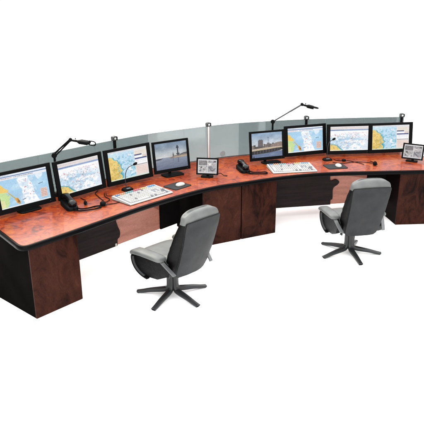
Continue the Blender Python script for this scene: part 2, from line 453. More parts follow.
def pic_coast(seed):
    p = Pic(176, 112, (164, 206, 234), seed)
    n = p.noise(6, 3+seed); p.put(np.clip((n-.5)*4, 0, 1), (196, 226, 242), .7)
    p.poly([(-.05, .42), (.12, .50), (.20, .66), (.16, .82), (.12, 1.05), (-.05, 1.05)], (196, 222, 150), 1, .07)
    p.poly([(-.05, .22), (.07, .27), (.10, .37), (.19, .47), (.15, .53), (.04, .50), (-.05, .44)], (240, 200, 100), 1, .05)
    p.poly([(-.05, .70), (.08, .76), (.08, .95), (-.05, .95)], (236, 226, 170), .8, .06)
    p.line(.16, .52, .33, .80, .012, (226, 196, 120)); p.line(.18, .56, .33, .82, .005, (150, 150, 70))
    p.poly([(.28, .74), (.34, .74), (.39, .90), (.36, .95), (.30, .88)], (226, 160, 60), 1, .03)
    p.disc(.345, .86, .04, (150, 110, 50)); p.line(.33, .78, .37, .92, .007, (110, 80, 40))
    p.poly([(.385, .17), (.60, .17), (.63, .30), (.68, .48), (.68, .64), (.77, 1.0), (.46, 1.0), (.43, .74), (.45, .52), (.40, .34)], (250, 250, 252), 1, .05)
    n2 = p.noise(10, 8+seed); p.put((n2 > .60)*((p.u > .4) & (p.u < .74)), (206, 226, 240), .7)
    for x, y in ((.55, .25), (.54, .30), (.53, .47), (.51, .48), (.67, .68), (.60, .72), (.49, .60), (.63, .40)): p.disc(x, y, .016, (196, 70, 70), .75)
    p.poly([(.74, .12), (.90, .14), (.88, .24), (.80, .34), (.75, .26)], (240, 246, 252), .75, .06)
    p.line(.80, .47, .88, .45, .009, (60, 90, 130)); p.line(.43, .84, .49, .82, .008, (60, 80, 110))
    p.rect(.81, .62, .95, .90, (224, 198, 186)); 
    for k in range(5): p.text(.825, .94, .65+k*.05, (150, 90, 84), .8, .018)
    p.dots(60, (.02, .2, .98, .95), [(120, 170, 210), (210, 225, 240), (90, 130, 170), (200, 120, 110)], (.004, .009))
    n3 = p.noise(22, 90, 2); p.put(((n3 > .62) & (p.u > .36) & (p.u < .78) & (p.v > .16)).astype(float), (188, 210, 230), .6)
    p.rect(0, 0, 1, .055, (226, 234, 244)); p.rect(0, .055, 1, .08, (90, 120, 168)); p.rect(0, .08, 1, .15, (236, 238, 242))
    p.text(.02, .30, .10, (150, 90, 80), .7, .025); p.text(.33, .72, .10, (90, 90, 110), .8, .025)
    p.text(.02, .25, .018, (90, 110, 150), .5, .02)
    p.rect(0, .965, 1, 1, (236, 238, 240))
    return p
def pic_chart(seed):
    p = Pic(176, 112, (250, 249, 251), seed)
    n = p.noise(7, 21, 4); m = np.clip((n-.47)*7, 0, 1)*np.clip((p.v-.22)*3, 0, 1)*np.clip(1.35-p.u*.75, 0, 1)
    p.put(m, (188, 216, 236), .85)
    n = p.noise(12, 5, 3); p.put(((n > .6) & (p.v > .4) & (p.u < .65)).astype(float), (158, 198, 226), .6)
    p.line(.03, .5, .35, .75, .05, (190, 218, 236), .7); p.line(.45, .48, .85, .56, .035, (176, 208, 230), .7)
    p.poly([(-.05, .68), (.10, .72), (.19, .76), (.27, .88), (.34, .95), (.36, 1.05), (-.05, 1.05)], (70, 160, 168), .9, .05)
    p.poly([(-.05, .70), (.09, .745), (.17, .79), (.24, .90), (.30, .97), (.31, 1.05), (-.05, 1.05)], (234, 202, 110), 1, .04)
    n3 = p.noise(26, 91, 2); p.put(((n3 > .66) & (p.v > .3) & (p.u < .8)).astype(float), (140, 182, 206), .5); n3 = p.noise(30, 93, 2); p.put(((n3 > .76) & (p.v > .25)).astype(float), (216, 130, 110), .6)
    p.dots(44, (.1, .25, .9, .9), [(60, 120, 140), (90, 120, 170), (200, 130, 110), (60, 70, 110)], (.004, .009))
    p.dots(46, (.03, .28, .72, .80), [(40, 130, 140), (60, 110, 150), (60, 80, 120), (90, 150, 170)])
    p.dots(30, (.15, .25, .95, .90), [(206, 110, 90), (216, 130, 70), (190, 70, 80), (230, 150, 140)], (.005, .012))
    p.dots(12, (.85, .25, .97, .75), [(220, 120, 130), (120, 150, 190), (110, 130, 160)])
    for _ in range(14):
        x, y = p.rng.uniform(.1, .8), p.rng.uniform(.3, .8); p.line(x, y, x+p.rng.uniform(-.1, .1), y+p.rng.uniform(-.06, .06), .004, (120, 140, 180), .6)
    p.text(.5, .9, .27, (220, 120, 120), .4, .012); p.disc(.10, .88, .02, (170, 120, 60)); p.disc(.2, .92, .012, (120, 90, 50))
    p.rect(0, 0, 1, .115, (226, 216, 214)); p.rect(0, 0, 1, .02, (245, 246, 248)); p.rect(0, .115, 1, .175, (120, 146, 190), .85); p.rect(0, .115, 1, .125, (226, 232, 240))
    p.text(.02, .45, .05, (150, 130, 130), .5, .025); p.text(.03, .35, .138, (60, 80, 130), .6, .02)
    p.rect(.0, .955, 1, 1, (240, 244, 248), .6)
    return p
def pic_control(seed):
    p = Pic(176, 112, (190, 220, 238), seed)
    n = p.noise(8, 31, 4); p.put(np.clip((n-.50)*6, 0, 1), (230, 242, 250), .95)
    n = p.noise(9, 14, 3); p.put(((n > .58) & (p.v > .45)).astype(float), (84, 176, 200), .7)
    P = [(-.05, .17), (.10, .19), (.14, .28), (.22, .33), (.25, .43), (.30, .50), (.27, .60), (.33, .68), (.26, .78), (.30, .88), (.28, 1.05), (-.05, 1.05)]
    p.poly([(x+.03, y-.01) for x, y in P], (60, 160, 178), .8, .05); p.poly(P, (236, 204, 116), 1, .04)
    n = p.noise(9, 40, 3); p.put(((n > .56) & (p.u < .26) & (p.v > .6)).astype(float), (206, 178, 84), .8)
    p.poly([(-.02, .08), (.18, .10), (.30, .14), (.20, .22), (-.02, .17)], (200, 226, 236), .9, .05)
    p.poly([(.50, .56), (.60, .58), (.62, .72), (.52, .78), (.47, .68)], (248, 250, 253), .9, .05)
    n3 = p.noise(24, 95, 2); p.put(((n3 > .60) & (p.u > .2) & (p.u < .66) & (p.v > .15)).astype(float), (96, 172, 196), .6); p.put(((n3 < .38) & (p.u < .27) & (p.v > .25)).astype(float), (196, 158, 70), .45)
    p.dots(40, (.25, .12, .64, .95), [(50, 110, 140), (110, 160, 190), (230, 240, 248), (150, 110, 120)], (.004, .010))
    p.dots(22, (.03, .35, .30, .95), [(90, 140, 80), (150, 90, 60), (60, 120, 120)], (.007, .016)); p.dots(28, (.28, .15, .62, .9), [(60, 120, 160), (110, 150, 190), (190, 90, 90)], (.005, .012))
    p.rect(.655, .05, 1, 1, (226, 222, 220)); p.rect(.67, .10, .985, .24, (236, 226, 214)); p.rect(.67, .26, .985, .38, (246, 246, 246))
    p.rect(.665, .235, .86, .275, (64, 74, 116)); p.rect(.665, .36, .985, .405, (54, 70, 128)); p.rect(.67, .42, .985, .58, (246, 246, 248)); p.rect(.665, .585, .985, .61, (120, 110, 120))
    p.rect(.87, .27, .985, .36, (224, 208, 198)); p.rect(.67, .63, .985, .93, (232, 214, 206))
    for k in range(5): p.text(.69, .96, .66+k*.055, (200, 150, 140), .55, .016)
    for k in range(3): p.text(.69, .95, .125+k*.035, (150, 140, 140), .55, .014)
    for k in range(2): p.text(.69, .95, .45+k*.05, (150, 150, 170), .5, .016)
    p.rect(0, 0, 1, .055, (220, 222, 226)); p.text(.02, .5, .02, (130, 130, 140), .5, .02); p.rect(0, .955, 1, 1, (210, 228, 214), .8)
    return p
def pic_light(seed):
    p = Pic(168, 120, (150, 170, 190), seed)
    t = p.v/.56; n = p.noise(5, 3, 4, fx=3)
    sky = np.array([112, 136, 160])*(1-t[..., None]) + np.array([206, 206, 204])*t[..., None]
    p.a = np.where((p.v < .56)[..., None], sky + ((n-.5)*70)[..., None], p.a)
    w = np.array([136, 146, 164])*(1-(p.v[..., None]-.56)/.44) + np.array([92, 102, 124])*((p.v[..., None]-.56)/.44)
    rip = p.noise(34, 5, 2, fx=5)
    p.a = np.where((p.v >= .56)[..., None], w + ((rip-.5)*16)[..., None], p.a)
    p.poly([(.42, .60), (.55, .53), (.75, .505), (1.02, .47), (1.02, .60), (.7, .62)], (132, 116, 104), 1, .02)
    p.poly([(.55, .565), (1.02, .545), (1.02, .60), (.6, .61)], (176, 156, 130), 1, .02)
    p.poly([(.74, .50), (1.02, .43), (1.02, .49), (.8, .52)], (74, 78, 88), 1, .03)
    p.poly([(-.02, .60), (.10, .575), (.24, .57), (.16, .61), (-.02, .64)], (50, 54, 62), 1, .02)
    p.rect(.69, .24, .725, .53, (34, 38, 46)); p.rect(.665, .20, .75, .25, (30, 34, 42)); p.disc(.707, .19, .045, (36, 42, 52)); p.rect(.66, .44, .76, .50, (60, 62, 70))
    p.rect(.555, .38, .565, .52, (60, 64, 72)); p.rect(.54, .44, .58, .55, (84, 80, 82))
    p.rect(.695, .62, .72, .80, (74, 82, 98), .65); p.rect(.55, .62, .57, .70, (84, 90, 104), .5)
    return p
def pic_town(seed):
    p = Pic(168, 120, (160, 180, 200), seed)
    n = p.noise(5, 13, 4); t = p.v/.5
    sky = np.array([124, 152, 182])*(1-t[..., None]) + np.array([210, 216, 222])*t[..., None]
    p.a = sky + ((n-.5)*60)[..., None]
    rg = p.rng
    x = -.02
    while x < 1.0:
        w = rg.uniform(.03, .08); h = rg.uniform(.08, .17) + (.05 if x > .6 else 0); c = rg.uniform(50, 120)
        p.rect(x, .62-h, x+w, .68, (c*1.1, c, c*.95)); x += w
    p.rect(.21, .30, .37, .58, (86, 80, 82)); p.rect(.23, .27, .35, .31, (100, 92, 92)); 
    for k in range(5): p.line(.22, .34+k*.045, .36, .34+k*.045, .005, (130, 122, 120), .7)
    p.rect(.535, .18, .545, .50, (120, 116, 120)); p.rect(.50, .42, .585, .55, (110, 100, 98)); p.rect(.515, .20, .565, .215, (90, 90, 100))
    p.poly([(.62, .52), (.78, .44), (.96, .40), (1.02, .44), (1.02, .66), (.62, .66)], (134, 116, 106), 1, .02)
    for _ in range(40): p.rect(*(lambda a, b: (a, b, a+.012, b+.025))(rg.uniform(.02, .97), rg.uniform(.48, .62)), (205, 190, 170) if rg.rand() < .5 else (40, 40, 48), .7)
    p.poly([(-.02, .645), (.5, .60), (1.02, .60), (1.02, .66), (.4, .70), (-.02, .725)], (196, 176, 150), 1, .01)
    p.poly([(-.02, .725), (.45, .69), (.98, .64), (1.02, .74), (.6, .83), (-.02, .875)], (26, 26, 30), 1, .015)
    for k in range(9): p.rect(.08+k*.095, .70-.012*k*.4, .088+k*.095, .86-.012*k, (120, 104, 92), .9)
    p.poly([(-.02, .87), (.5, .83), (1.02, .76), (1.02, 1.02), (-.02, 1.02)], (96, 112, 144))
    rip = p.noise(30, 2, 2, fx=5); p.put(((rip-.5)*1.2).clip(0, 1)*(p.v > .85), (150, 160, 180)); p.disc(.06, .97, .04, (50, 54, 64))
    return p
def pic_cctv(seed):
    p = Pic(120, 92, (206, 204, 206), seed)
    n = p.noise(14, seed, 4)
    def tile(x0, y0, x1, y1, c, k):
        p.rect(x0, y0, x1, y1, c); msk = ((p.u > x0) & (p.u < x1) & (p.v > y0) & (p.v < y1)).astype(float)
        p.put(msk*np.clip((p.noise(12, seed+k, 3)-.5)*4, 0, 1), tuple(v*.55 for v in c), .8); p.put(msk*np.clip((.46-p.noise(16, seed+k+3, 3))*4, 0, 1), tuple(min(255, v*1.35) for v in c), .7)
    tile(.05, .09, .49, .43, (112, 108, 110), 1); tile(.53, .09, .96, .26, (150, 146, 148), 2); tile(.53, .29, .70, .45, (230, 222, 216), 3)
    tile(.72, .29, .96, .45, (168, 160, 160), 4); tile(.05, .47, .49, .92, (176, 172, 172), 5); tile(.53, .47, .96, .92, (150, 148, 152), 6)
    for k in range(6): p.rect(.06, .12+k*.05, .48, .13+k*.05, (150, 140, 140), .6)
    p.rect(.84, .11, .95, .17, (40, 36, 44)); p.disc(.18, .58, .06, (60, 48, 52), .9, 1.3); p.disc(.13, .82, .05, (70, 74, 96), .8, 1.3); p.line(.58, .58, .80, .85, .03, (90, 86, 92), .8); p.rect(.60, .86, .95, .9, (210, 190, 190), .7)
    return p

def screen(parent, pic, W, H, cz, y, mat4, inset=0):
    """emissive panel: vertex grid carrying the painted picture"""
    w, h = pic.w, pic.h
    xs = np.linspace(-W/2, W/2, w); zs = np.linspace(cz+H/2, cz-H/2, h)
    X, Z = np.meshgrid(xs, zs); vs = np.stack([X, np.full_like(X, y), Z], -1).reshape(-1, 3)
    m = np.array(mat4); vs = vs @ m[:3, :3].T + m[:3, 3]
    idx = np.arange(w*h).reshape(h, w)
    fs = np.stack([idx[1:, :-1], idx[1:, 1:], idx[:-1, 1:], idx[:-1, :-1]], -1).reshape(-1, 4)
    me = bpy.data.meshes.new('screen'); me.from_pydata(vs.tolist(), [], fs.tolist()); me.update()
    at = me.color_attributes.new('picture', 'FLOAT_COLOR', 'POINT')
    pa = np.pad(pic.a, ((1, 1), (1, 1), (0, 0)), 'edge')
    pa = sum(pa[i:i+h, j:j+w]*q for i, j, q in ((0, 1, .1), (2, 1, .1), (1, 0, .1), (1, 2, .1), (1, 1, .6)))
    g = (pic.noise(50, 77, 2)-.5)[..., None]*20 + (pic.noise(5, 78, 2)-.5)[..., None]*10
    pic.a = (pa + g)*.97 + 5.
    col = np.ones((w*h, 4), np.float32); col[:, :3] = lin(np.clip(pic.a, 0, 255)).reshape(-1, 3)
    at.data.foreach_set('color', col.ravel()); me.materials.append(M['screen'])
    o = bpy.data.objects.new('screen', me); COL.objects.link(o); o.parent = parent
    return o

def framed(name, label, cat, group, loc, yaw, zb, W, H, tilt, bez, pic, foot=None, depth=.045, stand='pole', behind=.22):
    t = thing(name, label, cat, (loc[0], loc[1], .741), yaw, group)
    T = Matrix.Translation((0, 0, zb-.741)) @ Matrix.Rotation(-tilt, 4, 'X')
    bs, bt, bb = bez
    def P(x, y, z): return T @ V(x, y, z)
    w, h = W/2, H
    iw0, iz0, iz1 = w-bs, bb, H-bt
    fr = MB()
    # front ring with a recess, outer sides, tapered back shell
    outer = [(-w, 0), (w, 0), (w, h), (-w, h)]; inner = [(-iw0, iz0), (iw0, iz0), (iw0, iz1), (-iw0, iz1)]
    vs = [P(x, .0, z) for x, z in outer] + [P(x, .003, z) for x, z in inner] + [P(x, .011, z) for x, z in inner] + [P(x, .026, z) for x, z in outer] + [P(x*.72, depth+.012, h*.5+(z-h*.5)*.7) for x, z in outer]
    fs = []
    for i in range(4):
        j = (i+1) % 4
        fs += [(i, j, 4+j, 4+i), (4+i, 4+j, 8+j, 8+i), (j, i, 12+i, 12+j), (12+j, 12+i, 16+i, 16+j)]
    fs += [(8, 9, 10, 11), (19, 18, 17, 16)]
    fr.add(vs, fs)
    fo = fr.build('bezel', M['plastic'], t, bevel=.003, seg=2)
    screen(t, pic, 2*iw0-.001, iz1-iz0-.001, (iz0+iz1)/2, .0095, T)
    led = MB(); led.box(P(w*.80, -.001, bb*.45), (.012, .003, .004), mat=T.to_3x3().to_4x4()); led.build('power_button', M['dark_metal'], fo)
    if stand == 'pole':
        s = MB(); c0 = P(0, depth, H*.5)
        s.tube([c0, V(0, behind, c0.z)], .022, 12); s.tube([V(0, behind, 0.001), V(0, behind, c0.z+.05)], .02, 14)
        s.box(P(0, depth+.012, H*.5), (.12, .02, .12), mat=T.to_3x3().to_4x4())
        s.prism(superell(.06, .05, 2, 20), .001, .012) if False else None
        s.build('mount_arm', M['dark_metal'], t)
        b = MB(); b.prism([(x, y+behind) for x, y in superell(.07, .05, 3, 24)], .0008, .012); b.build('stand_base', M['matte'], t, bevel=.003, seg=2)
    else:
        s = MB(); c0 = P(0, depth, H*.3)
        s.tube([c0, V(0, c0.y+.03, c0.z-.02), V(0, c0.y+.03, .01)], .018, 12)
        s.build('stand_neck', M['matte'], t)
    if foot:
        fx, fy, fw, fd = foot
        b = MB(); b.prism([(fx+x, fy+y) for x, y in superell(fw/2, fd/2, 5, 28)], .0008, .016)
        b.build('stand_base', M['plastic'], t, bevel=.004, seg=2)
    return t
G1 = 'large map monitors along the desk'; G2 = 'camera view monitors'; G3 = 'small desktop displays'
BZ = (.05, .034, .048)
WB, HB, TB, ZB = .6433, .4142, .1378, .772
def big(label, x, y, a, pic, **k): return framed('monitor', label, 'monitor', G1, (x, y), a, ZB, WB, HB, TB, BZ, pic, **k)
big('wide monitor with coastal sea chart at the black-sided desk end before the thick-armed lamp', -1.858, 5.502, .81, pic_coast(0), foot=(.02, .03, .24, .13), behind=.2)
big('wide monitor with white speckled chart just behind a corded handset and clip microphones', -1.396, 5.98, .885, pic_chart(1), behind=.2)
big('wide monitor with yellow coast and control panel, beside the monitor showing a lighthouse', -.938, 6.461, .757, pic_control(2), behind=.26)
big('wide monitor with coastal sea chart, beside the monitor showing a harbour town', 1.304, 7.734, .357, pic_coast(0), behind=.2)
big('wide monitor with white speckled chart in the middle of three map monitors set straight', 1.91, 7.786, .115, pic_chart(1), behind=.2)
big('wide monitor with yellow coast and control panel, partly hidden by a small display', 2.506, 7.857, .156, pic_control(2), behind=.2)
BS = (.030, .026, .040)
framed('monitor', 'squarer monitor showing a lighthouse at a river mouth', 'monitor', G2, (-.474, 6.835), .59, .79, .505, .386, TB, BS, pic_light(3), foot=(.0, .02, .27, .17), stand='neck')
framed('monitor', 'squarer monitor showing a harbour town with tall tower', 'monitor', G2, (.744, 7.395), .37, .79, .505, .386, TB, BS, pic_town(4), foot=(.06, .03, .26, .14), stand='neck')
BT = (.018, .018, .018)
d1 = framed('small_display', 'small black display of grey camera tiles on the open desk before the steel post', 'display', G3, (-.059, 6.742), -.16, .771, .269, .2065, .2, BT, pic_cctv(11), foot=(0, .012, .15, .09), stand='neck', depth=.025)
w = MB(); w.tube([(.10, .05, .03), (.155, .10, .03), (.2, .06, .012), (.24, .075, .006)], .005, 8); w.build('cable', M['rubber'], d1)
framed('small_display', 'small black display of pale camera tiles in front of the last map monitor', 'display', G3, (2.672, 7.462), -.55, .771, .276, .210, .2, BT, pic_cctv(27), foot=(0, .012, .15, .09), stand='neck', depth=.025)

# ------------------------------------------------------------------ keyboards, mice, pads
def keyboard(label, loc, yaw, width, depth):
    t = thing('keyboard', label, 'keyboard', (*loc, .742), yaw, 'keyboards')
    w, d = width/2, depth/2
    h0, h1 = .018, .042
    b = MB()
    pr = [(-d, .002), (-d, h0-.006), (-d+.008, h0), (d-.01, h1), (d, h1-.008), (d, .002)]
    b.extrude([V(-w, y, z) for y, z in pr], V(2*w, 0, 0)); b.build('case', M['keys_body'], t, bevel=.003, seg=2)
    u = MB(); u.box((0, 0, .0012), (2*w-.02, 2*d-.02, .0024)); u.build('base', M['matte'], t)
    kb = MB(); zz0 = h0+.0012; kb.extrude([V(-w+.018, -d+.016, h0+.0016), V(w-.018, -d+.016, h0+.0016), V(w-.018, d-.02, h1+.0004), V(-w+.018, d-.02, h1+.0004)], V(0, 0, .001)); kb.build('key_bed', M['key_grey'], t)
    k = MB(); mats = [M['key'], M['key_grey'], M['key_blue'], M['key_teal'], M['key_red'], M['key_orange'], M['key_yellow'], M['key_sky']]
    def zat(y): return h0 + (y+d-.008)/(2*d-.018)*(h1-h0)
    def key(x0, x1, y0, y1, mi, h=.011):
        g = .0038; x0 += g; x1 -= g; y0 += g; y1 -= g; s = .0028
        lo = [V(x0, y0, zat(y0)-.001), V(x1, y0, zat(y0)-.001), V(x1, y1, zat(y1)-.001), V(x0, y1, zat(y1)-.001)]
        hi = [V(x0+s, y0+s, zat(y0)+h), V(x1-s, y0+s, zat(y0)+h), V(x1-s, y1-s, zat(y1)+h), V(x0+s, y1-s, zat(y1)+h)]
        k.add(lo+hi, [(0, 1, 5, 4), (1, 2, 6, 5), (2, 3, 7, 6), (3, 0, 4, 7), (4, 5, 6, 7)], mi)
    X0, X1 = -w+.022, w-.022; rows = 7; y0 = -d+.020; ry = (2*d-.045)/rows; nx = 21; kx = (X1-X0)/nx
    rnd = random.Random(7)
    topc = [2, 2, 5, 5, 5, 3, 3, 3, 3, 4, 4, 4, 4, 6, 6, 6, 0, 7, 7, 7, 7]
    for r in range(rows):
        c = 0
        while c < nx:
            wd = 1
            if r == 0 and 4 <= c < 10: wd = 6
            elif c in (0, 13) and r in (1, 2, 3): wd = 2
            if r in (3, 2) and 15 <= c < 18 and not (r == 2 and c == 16): c += 1; continue
            if c == 15 and r < 6: pass
            mi = topc[c] if r == rows-1 else (1 if (r in (0, 1, 2) and c >= 18 and rnd.random() < .35) else (1 if rnd.random() < .06 else 0))
            key(X0+c*kx, X0+min(nx, c+wd)*kx, y0+r*ry, y0+(r+1)*ry - (.004 if r == rows-2 else 0), mi)
            c += wd
    k.build('keys', mats, t)
    l = MB(); l.box((w-.07, d-.012, h1+.0005), (.09, .014, .002)); l.build('status_strip', M['key_sky'], t)
    c = MB(); c.tube(catmull([(-w*.6, d-.01, .02), (-w*.62, d+.06, .006), (-w*.85, d+.13, .005), (-w*.7, d+.22, .005)], 6), .003, 8); c.build('cable', M['rubber'], t)
    return t
keyboard('ivory keyboard with coloured top keys between clip microphones and the pad of the lighthouse monitor', (-.757, 5.985), .815, .605, .32)
keyboard('ivory keyboard with coloured top keys before the monitor showing a harbour town', (1.018, 7.085), .155, .570, .34)

def mousepad(label, loc, yaw, w=.27, d=.225):
    t = thing('mouse_pad', label, 'mouse pad', (*loc, .7425), yaw, 'mouse pads')
    b = MB(); b.prism(superell(w/2, d/2, 9, 48), 0, .005); b.build('mat', M['pad'], t)
    s = MB(); q = superell(w/2-.004, d/2-.004, 9, 48); s.tube([(x, y, .0052) for x, y in q]+[(*q[0], .0052)], .0012, 6); s.build('stitched_edge', M['rubber'], t)
mousepad('charcoal mouse pad in front of the monitor showing a lighthouse', (-.399, 6.37), .85)
mousepad('charcoal mouse pad in front of the three map monitors in a straight row', (1.603, 7.215), .19, .27, .235)
def mouse(label, loc, yaw):
    t = thing('mouse', label, 'mouse', (*loc, .7475), yaw, 'computer mice')
    b = MB(); R = []
    for k, (z, s) in enumerate(((.001, .93), (.008, 1.0), (.018, .97), (.027, .82), (.033, .58), (.036, .25))):
        R.append([V(x, y - (1-s)*.008, z + max(0, y)*.0) for x, y in superell(.038*s, .062*s, 2.4, 24)])
    b.rings(R); b.build('shell', M['mouse'], t, smooth=80)
    l = MB(); l.box((0, .028, .0315), (.008, .016, .010)); l.build('scroll_wheel', M['key_grey'], t, bevel=.002, seg=2)
    return t
mouse('white mouse on the pad in front of the lighthouse picture', (-.366, 6.375), -.75)
mouse('white mouse on the pad before the three map monitors in a row', (1.640, 7.205), .1)

# ------------------------------------------------------------------ corded handsets
def phone(label, loc, yaw, cord, ln=.30):
    """local +Y runs from the front (cord end) to the back"""
    t = thing('telephone', label, 'telephone', (*loc, .742), yaw, 'corded handsets')
    c = MB(); R = []
    for z, s in ((.0, 1), (.024, 1), (.034, .96), (.040, .86)):
        R.append([V(x, y, z + max(0, y+.02)*.10*(z > .02)) for x, y in superell(.062*s, ln/2*s, 5, 32)])
    c.rings(R); c.build('cradle', M['plastic'], t, smooth=40)
    h = MB(); R = []
    for i in range(17):
        q = i/16; y = -ln/2+.005 + q*(ln+.01)
        lump = math.exp(-((q-.12)/.13)**2) + 1.15*math.exp(-((q-.86)/.15)**2)
        wd = .026 + .017*lump; hh = .018 + .012*lump
        if i in (0, 16): wd *= .55; hh *= .5
        zc = .074 + .020*math.sin(PI*q) + y*.08 - .006*lump
        R.append([V(.006+x, y, zc+z) for x, z in superell(wd, hh, 2.6, 20)])
    h.rings(R); h.build('handset', M['gloss'], t, smooth=60)
    for yy, rr in ((-ln*.36, .030), (ln*.37, .034)):
        e = MB(); e.tube([(.004, yy, .040), (.004, yy, .072)], rr, 20); e.build('cup', M['matte'], t)
    pass
    k = MB(); base = catmull(cord, 24)
    # coiled lead
    s = 0; P = []
    for i in range(len(base)):
        pass
    k.tube(base, .0045, 8); P = []
    for i in range(len(base)-1):
        for j in range(4):
            p = base[i].lerp(base[i+1], j/4); tt = (base[i+1]-base[i]).normalized(); n1 = V(0, 0, 1); n2 = tt.cross(n1).normalized()
            a = 2*PI*(i*4+j)/8; P.append(p + (n1*math.sin(a) + n2*math.cos(a))*.0060)
    k.tube(P, .0024, 6)
    k.build('cord', M['rubber'], t)
    return t
phone('black corded handset in cradle, its cord looped toward the clip microphones', (-1.48, 5.635), .53,
      [(.0, -.14, .03), (.03, -.20, .012), (.10, -.22, .010), (.20, -.23, .010), (.265, -.205, .010), (.272, -.165, .010), (.23, -.15, .010), (.15, -.165, .010), (.07, -.155, .012), (.03, -.13, .03)])
phone('black corded handset in cradle on clear red wood beside the harbour town monitor', (.395, 7.05), .24,
      [(.0, -.14, .03), (.02, -.19, .012), (.07, -.215, .010), (.15, -.24, .010), (.225, -.25, .010), (.25, -.215, .010), (.235, -.175, .010), (.16, -.17, .010), (.08, -.15, .012), (.03, -.12, .03)], .29)

# ------------------------------------------------------------------ gooseneck microphones, clip microphones
def gooseneck(label, loc, yaw, neck, w=.125, d=.10):
    t = thing('gooseneck_microphone', label, 'microphone', (*loc, .742), yaw, 'gooseneck microphones')
    b = MB(); R = []
    for z, s in ((0, 1), (.010, 1), (.020, .90), (.024, .80)): R.append([V(x, y, z + (.008*(y/d) if z > .02 else 0)) for x, y in superell(w/2*s, d/2*s, 4, 28)])
    b.rings(R); b.build('base', M['matte'], t, smooth=40)
    bt = MB(); bt.box((0, -.022, .0235), (.05, .022, .006)); bt.build('talk_button', M['key_grey'], t, bevel=.002, seg=1)
    n = MB(); n.tube(catmull(neck, 8), .0042, 8); n.build('neck', M['dark_metal'], t)
    e = Vector(neck[-1]); dr = (e-Vector(neck[-2])).normalized()
    h = MB(); h.tube([e-dr*.01, e, e+dr*.012, e+dr*.032, e+dr*.042], [.006, .012, .015, .014, .006], 14); h.build('windscreen', M['rubber'], t, smooth=70)
gooseneck('gooseneck microphone curving up before the map monitor next to the lighthouse monitor', (-.958, 6.225), .75,
          [(-.002, .02, .034), (-.008, .02, .11), (.0, .018, .19), (.035, .012, .252), (.085, -.03, .288)])
gooseneck('gooseneck microphone standing between two map monitors of the straight row', (1.565, 7.56), .2,
          [(0, .01, .034), (-.004, .01, .11), (.002, .01, .19), (.02, .005, .25), (.05, -.03, .285)])

def clip_mic(label, loc, r, cables, tall=.05):
    t = thing('clip_microphone', label, 'microphone', (*loc, .742), 0, 'small clip microphones')
    b = MB(); b.tube([(0, 0, .004), (0, 0, tall*.5), (0, 0, tall*.8), (0, 0, tall)], [r*.85, r, r*.85, r*.4], 16); b.build('capsule', M['matte'], t, smooth=70)
    g = MB(); g.box((r*.9, -.004, tall*.3), (r*.8, .012, tall*.4)); g.build('clip', M['dark_metal'], t, bevel=.003, seg=2)
    c = MB()
    for q in cables: c.tube(catmull(q, 8), .0042, 8)
    c.build('cable', M['rubber'], t)
clip_mic('tiny black clip microphone standing next to the corded handset cord loop', (-1.325, 5.70), .018, [[(0, 0, .03), (-.02, .09, .02), (-.05, .16, .006), (-.10, .22, .005)]], .045)
clip_mic('round black clip microphone with two long leads, between handset cord and ivory keyboard', (-1.135, 5.665), .032,
         [[(0, 0, .03), (-.035, .06, .012), (-.02, .14, .006), (-.09, .27, .006), (-.16, .42, .006), (-.15, .52, .006)],
          [(0, 0, .03), (.02, .10, .01), (.035, .20, .006), (-.03, .30, .006), (-.06, .42, .006)],
          [(-.01, 0, .02), (-.05, -.03, .006), (-.09, -.04, .005)], [(.01, 0, .02), (.06, .04, .006), (.12, .07, .005), (.17, .15, .005)]], .05)
clip_mic('black clip microphone with lead lying before the last map monitor', (2.13, 7.27), .026,
         [[(0, 0, .03), (-.01, .08, .008), (-.08, .15, .005), (-.22, .17, .005), (-.40, .10, .005), (-.52, .16, .005)], [(.0, .0, .02), (.03, .1, .005), (.0, .22, .005)]], .055)
clip_mic('flat black clip microphone with short lead behind the farther mouse pad', (1.775, 7.50), .03, [[(.01, 0, .015), (.08, -.02, .006), (.17, -.10, .005), (.22, -.20, .006)], [(-.01, 0, .015), (-.08, .02, .005), (-.12, .08, .005)]], .03)

